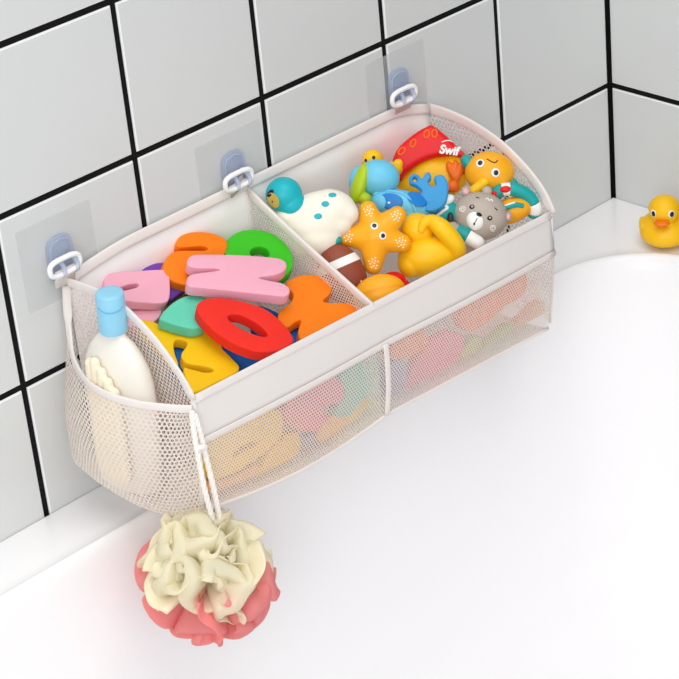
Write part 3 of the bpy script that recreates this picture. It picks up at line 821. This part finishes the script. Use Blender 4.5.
s = Shape(U)
for a in (-.5, 0, .5): s.ell((23 + 7 * math.sin(a), -15 + 3 * math.cos(a), 12), (4.5, 11.5, 4), (0, 0, -a * .8))
s.ell((20, -27, 12), (7, 6, 4)); s.obj('fan', ORA, t, remesh=.7, relax=3)
s = Shape(U); line_on(s, sf, [(29, -7), (32, -9), (34, -7)], .6); line_on(s, sf, [(30, -13), (33, -14), (34, -17)], .6); line_on(s, sf, [(31, -10), (32, -12)], .8); s.obj('painted_lashes', BLACK, t)

# yellow swimmer in a striped ring
U = .00075423
t = empty('swimmer_toy', (-.2400, -.0800, .1358), FACE, 'yellow round-headed bath toy in a teal and white swim ring at the right end', 'bath toy', GT)
s = Shape(U); s.ell((1, .5, 0), (25, 21.5, 18)); hd = s.obj('head', AMB, t); sf = Surf(hd)
for x, y in ((-9.4, 8.7), (5.8, -1)): eye(t, sf, U, x, y, 4.4, True, (.3, 0))
s = Shape(U); line_on(s, sf, [(-2.5, 12.8), (2, 10.0), (5.5, 9.2), (8, 11.5)], .55); s.obj('smile', BLACK, t)
s = Shape(U); s.cap((-5, -10, 14), (-17, -20, 14), 5.2, 5.6); s.obj('arm', YEL, t)
s = Shape(U); s.ell((-21, 11, 0), (6, 8, 6), (0, 0, .6)); s.obj('cap_flap', SEA, t); s = Shape(U); s.ell((24, -12, 0), (6, 7, 6)); s.obj('cap_flap', SEA, t)
s = Shape(U); s.ell((22, -38, 8), (21, 13, 11), (0, 0, .3)); s.ell((33, -34, 5), (11, 11, 9)); s.obj('torso', AMB, t, remesh=1, relax=4)
path = catmull([(4, -25, 9), (10, -19, 12), (19, -17, 13), (31, -19, 12), (41, -26, 9), (46, -36, 5), (46, -43, 1)], 8, False)
n = len(path)
for a, b, mtl in ((0, 11, SEA), (11, 17, WHITE), (17, 36, SEA), (36, 44, WHITE), (44, 48, SEA)):
    s = Shape(U); b = min(b, n - 1)
    s.tube(path[a:b + 1], 6.8, 18); s.obj('ring_stripe', mtl, t)
s = Shape(U); s.ell((15.5, -17.5, 19), (5.5, 3.4, 2.6), (0, 0, .1)); s.obj('ring_bead', RED, t)
s = Shape(U); s.cap((5, -21.5, 16), (4, -26, 16), 3, 3); s.obj('ring_knot', RED, t)
s = Shape(U); s.tube(catmull([(8, -40, 17), (16, -36, 19.5), (25, -33, 19), (33, -34, 16)], 5, False), 2.6, 10); s.obj('belt', SEA, t)
s = Shape(U); s.tube(catmull([(10, -37, 18), (17, -33.5, 20), (25, -31, 19.5)], 5, False), 1.5, 10); s.obj('belt_edge', WHITE, t)

# the bear
U = .00074452
t = empty('bear_toy', (-.2712, -.0980, .1173), FACE, 'grey beige bear bath toy with a white muzzle and a teal striped sleeve', 'bath toy', GT)
s = Shape(U); s.ell((0, 0, 0), (28, 24.5, 20), (0, 0, -.1)); hd = s.obj('head', GREY, t); sf = Surf(hd)
for x, y in ((-14.3, 24.5), (27, -.5), (7, 25)):
    s = Shape(U); s.ell((x, y, 2), (5, 5, 3.5)); e = s.obj('ear', GREY, t)
    if y != 25: s = Shape(U); s.ell((x, y - .3, 4.8), (3, 3, 1.4)); s.obj('inner_ear', PINKP, e)
s = Shape(U); s.ell((-5.5, -5, 15.5), (9.2, 10, 6.5), (0, 0, .25)); mz = s.obj('muzzle', WHITE, t); sm = Surf(mz)
s = Shape(U); spot(s, sm, -2.0, 0.5, 3.1, 2.4, -.3, th=1.2); s.obj('nose', BLACK, mz)
s = Shape(U); line_on(s, sm, [(-4, -3), (-5.5, -6), (-7, -9)], .4); spot(s, sm, -7, -9, 1, 1.5, th=.6); s.obj('mouth', BLACK, mz)
for x, y in ((-9, 8.2), (8.6, -3)):
    s = Shape(U); spot(s, sf, x, y, 2.7, 2.5, th=.6); e = s.obj('eye', BLACK, t)
    s = Shape(U); spot(s, sf, x + .3, y + .3, 1.3, 1.3, th=.7, lift=.35); s.obj('eye_centre', GREY, e)  # grey centre inside the dark ring of the eye
for pts in ([(-4.6, 18), (-1.5, 17)], [(13.5, 7.4), (16.4, 5)]):
    s = Shape(U); line_on(s, sf, pts, .5); s.obj('eyebrow', BLACK, t)
for cx, cy in ((-17.8, 6.3), (12.3, -12.5)):
    s = Shape(U)
    line_on(s, sf, [(cx + (.8 + 2.6 * i / 12) * math.cos(i * .95), cy + (.8 + 2.6 * i / 12) * math.sin(i * .95)) for i in range(13)], .4); s.obj('cheek_swirl', WHITE, t)
s = Shape(U); line_on(s, sf, [(4.8, 15.6), (7, 17), (8.3, 14.5), (10.6, 16), (12, 13.5)], .5); s.obj('painted_tuft', WHITE, t)
for a, b, ra, mtl, nm in (((-29, -12.5, 12), (-24, -15.5, 14), 7.0, GREY, 'paw'), ((-24, -15.5, 14), (-13, -21.5, 15), 7.6, SEA, 'sleeve'), ((-13, -21.5, 15), (-3, -27, 14), 7.4, WHITE, 'sleeve_cuff')):
    s = Shape(U)
    if nm == 'sleeve': s.tube([Vector(a).lerp(Vector(b), i / 6) for i in range(7)], ra, 20)
    else: s.cap(a, b, ra, ra * .95)
    s.obj(nm, mtl, t)
s = Shape(U); s.ell((-15, -27, 0), (18, 15, 14)); s.obj('body', GREY, t)
s = Shape(U); s.ell((-36, 4, 3), (14, 15, 8), (0, 0, .3)); wv = s.obj('wave_float', SEA, t); sw = Surf(wv)
s = Shape(U); line_on(s, sw, [(-47, 8), (-40, 11), (-33, 8), (-38, 4), (-43, 0), (-47, -3)], 1.7); s.obj('wave_line', WHITE, wv)
s = Shape(U); s.ell((-36, 15, 5), (11, 6, 7), (0, 0, .35)); s.obj('wave_crest', WHITE, wv)
s = Shape(U); s.ell((-30, -4, 12), (3.4, 7.5, 4)); s.obj('strap', plain('black_rubber', '#2c2b2c', rough=.5), t)

# anchor
loc, n, outer, holes, th = LETTERS['anchor']
o = slab('anchor_toy', [(x * .001, y * .001) for x, y in outer], [[(x * .001, y * .001) for x, y in h] for h in holes], th, .0016, ANCH)
n = Vector(n); e1 = (Vector((1, 0, 0)) - n * n.x).normalized(); e2 = n.cross(e1)
o.matrix_world = Matrix.Translation(loc) @ Matrix((e1, e2, n)).transposed().to_4x4()
tag(o, 'flat blue toy anchor leaning on the red roofed house', 'bath toy', GT)

# starfish
U = .0007271
t = empty('starfish_toy', (-.3565, -.0740, .1272), FACE, 'orange yellow smiling starfish bath toy with white dots on its arms', 'bath toy', GT)
s = Shape(U)
tips = [(-9, 33), (25, 27), (31, -6), (-3, -32), (-35, 1)]
for x, y in tips: s.cap((-1 + x * .1, 2 + y * .1, 0), (x * .86, y * .86, 0), 17.5, 9.2)
s.ell((-1, 2, 1), (22, 21, 14))
b = s.obj('body', vinyl('starfish_orange', '#fdb01a'), t, remesh=.9, relax=9); sf = Surf(b)
for x, y in ((-1.7, 11.4), (6.6, 1.6)): eye(t, sf, U, x, y, 3.9, True)
s = Shape(U); s.ell((-5.6, 2.2, 14), (4.0, 4.2, 3)); s.obj('nose', b.data.materials[0], t)
for ai, (x, y) in enumerate(tips):
    for j in range(12):
        a = j * 2.4; r = 1.7 * math.sqrt(j + .3)
        s = Shape(U); spot(s, sf, x * .80 + r * math.cos(a), y * .80 + r * math.sin(a), .85, .85, th=.5, seg=8)
        s.obj('white_dot', WHITE, t)

# rugby ball
U = .0007254
t = empty('rugby_ball', (-.3885, -.0680, .1120), FACE, 'small brown rugby ball with a white band beside the divider', 'ball', GT)
q = Quaternion((0, 0, 1), .42) @ Quaternion((1, 0, 0), PI / 2)
s = Shape(U); s.ell((2, -4, 0), (23, 17, 33), q); b = s.obj('ball_skin', BROWN, t); 
s = Shape(U); ring_band(s, (2, -4, 0), (23, 17, 33), q, -.50, -.22, 0, 2 * PI, 1.012, 40); s.obj('white_band', WHITE, t, ang=60)
sf = Surf(b)
s = Shape(U)
for i in range(5): spot(s, sf, 20.5 + .8 * i, -11 - 1.0 * i, .9, 1.6, .4, th=.6)
s.obj('lacing', WHITE, t)

# large plain duck
U = .00073356
t = empty('rubber_duck', (-.3225, -.0940, .1100), FACE, 'large plain yellow rubber duck seen from behind between starfish and bear', 'rubber duck', GT)
s = Shape(U); s.ell((-1, -7, 0), (31, 21, 20), (0, 0, .12)); s.ell((22, 0, 0), (13, 13, 14)); s.ell((-18, -14, 0), (14, 15, 15)); s.obj('body', YEL, t, remesh=1, relax=4)
s = Shape(U); s.ell((-12, 19.5, 0), (17.5, 17, 16)); s.obj('head', YEL, t)
s = Shape(U); s.tube(catmull([(-10, 16, 14), (-6, 25, 15), (1, 27, 15), (9, 22, 17), (18, 13, 16), (26, 2, 10), (27, -8, 0)], 5, False), [3.5 + 6.0 * min(1, i / 16) for i in range(31)], 18); s.obj('wing', YEL, t, remesh=.9, relax=4)

# ball shapes low at the front
U = .00071577
t = empty('float_toy', (-.3838, -.1010, .1045), FACE, 'smooth amber rounded bath toy in the corner by divider and front rim', 'bath toy', GT)
s = Shape(U); s.ell((1, -4, 0), (27, 20, 16), (0, 0, .25)); s.ell((12, -8, 0), (16, 14, 14)); s.obj('shell', AMB, t, remesh=1, relax=4)
s = Shape(U); ring_band(s, (1, -4, 0), (27, 20, 16), Quaternion((0, 0, 1), .25) @ Quaternion((1, 0, 0), 1.2), -.03, .03, 0, 2 * PI, 1.01, 40); s.obj('moulded_seam', AMB, t)
U = .0007274
t = empty('float_toy', (-.3560, -.0880, .0965), FACE, 'small red rounded bath toy wedged between starfish and large duck', 'bath toy', GT)
s = Shape(U); s.ell((0, 0, 0), (13, 9, 11)); s.ell((8, -6, 0), (9, 8, 9)); s.obj('shell', RED, t, remesh=.8, relax=4)

# ------------------------------------------------------------ duck on the tub corner
U = .000829
t = empty('rubber_duck', (-.0475, -.0935, .0002), (PI / 2, 0, -.86), 'yellow rubber duck with an orange beak sitting on the tub corner', 'rubber duck')
DY = vinyl('duck_yellow', '#fdc50c')
s = Shape(U)
s.ell((1, 15.0, 0), (26, 15.5, 24)); s.ell((1, 8, 0), (21, 8.5, 19)); s.ell((0, 22, -4), (23, 12, 18)); s.ell((2, 20, -20), (10, 9, 13), (-.5, 0, 0)); s.ell((0, 36, 4), (13.5, 12, 13)); s.ell((0, 41, 4), (15.8, 14.5, 15))
b = s.obj('body', DY, t, remesh=.9, relax=8); sf = Surf(b)
s = Shape(U); s.ell((-3.5, 33.2, 20), (8.2, 2.8, 5.5)); s.ell((-3.5, 31.2, 19.5), (6.0, 2.2, 4.5)); s.obj('beak', vinyl('beak_orange', '#f57a12'), t, remesh=.6, relax=3)
for x in (-11.2, 6.2):
    s = Shape(U); spot(s, sf, x, 41.5, 3.4, 4.0, th=.7); e = s.obj('eye', WHITE, t)
    s = Shape(U); spot(s, sf, x + .3, 41.3, 2.5, 3.1, th=.8, lift=.3); pu = s.obj('pupil', BLACK, e)
for sx in (-1, 1):
    s = Shape(U); s.ell((sx * 21.5 + 1, 18, -5), (4.5, 8.5, 13), (.2, 0, sx * -.15)); s.obj('wing', DY, t, sub=1)

# ------------------------------------------------------------ bath pouf
PC = Vector((-.5915, -.1280, -.0145))
t = empty('bath_pouf', PC + Vector((0, 0, -.045)), (0, 0, 0), 'cream and coral pink mesh bath pouf hanging by a cord from the organizer corner', 'bath pouf')
PO = PC + Vector((0, 0, -.045))
CRM = sheer('cream_tulle', '#fff9df', translucent=0.36, clear=0.12, rough=.7, bump=.5)
CORAL = sheer('coral_tulle', '#ffaaa8', translucent=0.42, clear=0.08, rough=.7, bump=.5)
rnd = random.Random(11)
view = Vector((-.5858, -.6523, .4809))
def ruffle(name, centre_dir, span, R, mat, k):
    """one doubled frill of tulle: a hairpin fold following a wavy path around the ball"""
    d = Vector(centre_dir).normalized()
    a = d.orthogonal().normalized(); a = Quaternion(d, rnd.uniform(0, 2 * PI)) @ a
    ph = rnd.uniform(0, 6.28); ph2 = rnd.uniform(0, 6.28); fr = rnd.uniform(2.0, 3.4); wig = rnd.uniform(.16, .34)
    w = d.cross(a)
    def path(u):
        th = (u - .5) * span
        off = wig * math.sin(fr * th * 2 + ph)
        p = (d * math.cos(th) + a * math.sin(th) + w * off).normalized()
        return p, R * (1 + .10 * math.sin(5 * th + ph2))
    def f(u, v):
        p, r = path(u); p2, _ = path(min(1, u + .01)); p1, _ = path(max(0, u - .01))
        tn = (p2 - p1).normalized(); side = p.cross(tn).normalized()
        ang = lerp(-1, 1, v)
        rad = r * (.30 + .70 * (1 - abs(ang) ** 2.4))
        wd = .20 * R * math.copysign(abs(ang) ** .6, ang) * (.6 + .5 * math.sin(u * 9 + ph)) * (1.2 - .5 * abs(ang))
        return PC + p * rad + side * wd + side * .0012 * math.sin(u * 40 + ph)
    s = Shape(1.0, PO); s.grid(f, 56, 16)
    return s.obj(name, mat, t)
for k in range(16):
    z = rnd.uniform(-.15, 1.0); ph = rnd.uniform(0, 2 * PI); q = math.sqrt(max(0, 1 - z * z))
    ruffle('cream_frill', Vector((q * math.cos(ph), q * math.sin(ph), z)) + view * .35, rnd.uniform(1.5, 2.4), rnd.uniform(.041, .047), CRM, k)
for k in range(17):
    z = rnd.uniform(-1.0, -.38); ph = rnd.uniform(0, 2 * PI); q = math.sqrt(max(0, 1 - z * z))
    ruffle('coral_frill', (q * math.cos(ph), q * math.sin(ph), z), rnd.uniform(1.4, 2.2), rnd.uniform(.042, .047), CORAL, k)
# braided cord
def braid(name, pts, r, mat, parent):
    P = catmull(pts, 10, False); s = Shape(1.0, PO)
    for ph in (0, 2 * PI / 3, 4 * PI / 3):
        Q = []
        for i, p in enumerate(P):
            tn = (P[min(i + 1, len(P) - 1)] - P[max(0, i - 1)]).normalized(); a = tn.cross(Vector((.6, .65, .4))).normalized(); b = tn.cross(a)
            th = i * .75 + ph; Q.append(p + (a * math.cos(th) + b * math.sin(th)) * r * .55)
        s.tube(Q, r * .72, 8)
    return s.obj(name, mat, parent)
braid('hanging_cord', [(-.5868, -.1290, .1085), (-.5880, -.1300, .098), (-.5892, -.1325, .080), (-.5890, -.1340, .055), (-.5870, -.1345, .035), (-.5850, -.1340, .018)], .0017, M['cord'], t)
braid('hanging_cord', [(-.5850, -.1300, .1085), (-.5838, -.1310, .095), (-.5828, -.1325, .075), (-.5818, -.1345, .052), (-.5805, -.1345, .034), (-.5795, -.1335, .018)], .0017, M['cord'], t)
braid('cord_knot', [(-.5895, -.1315, .0850), (-.5870, -.1345, .0860), (-.5835, -.1340, .0845), (-.5845, -.1310, .0820), (-.5885, -.1325, .0825)], .0016, M['cord'], t)
s = Shape(1.0, PO); s.ell((-.5860, -.1285, .1095), (.0022, .0020, .0022)); s.obj('cord_loop', M['cord'], t)
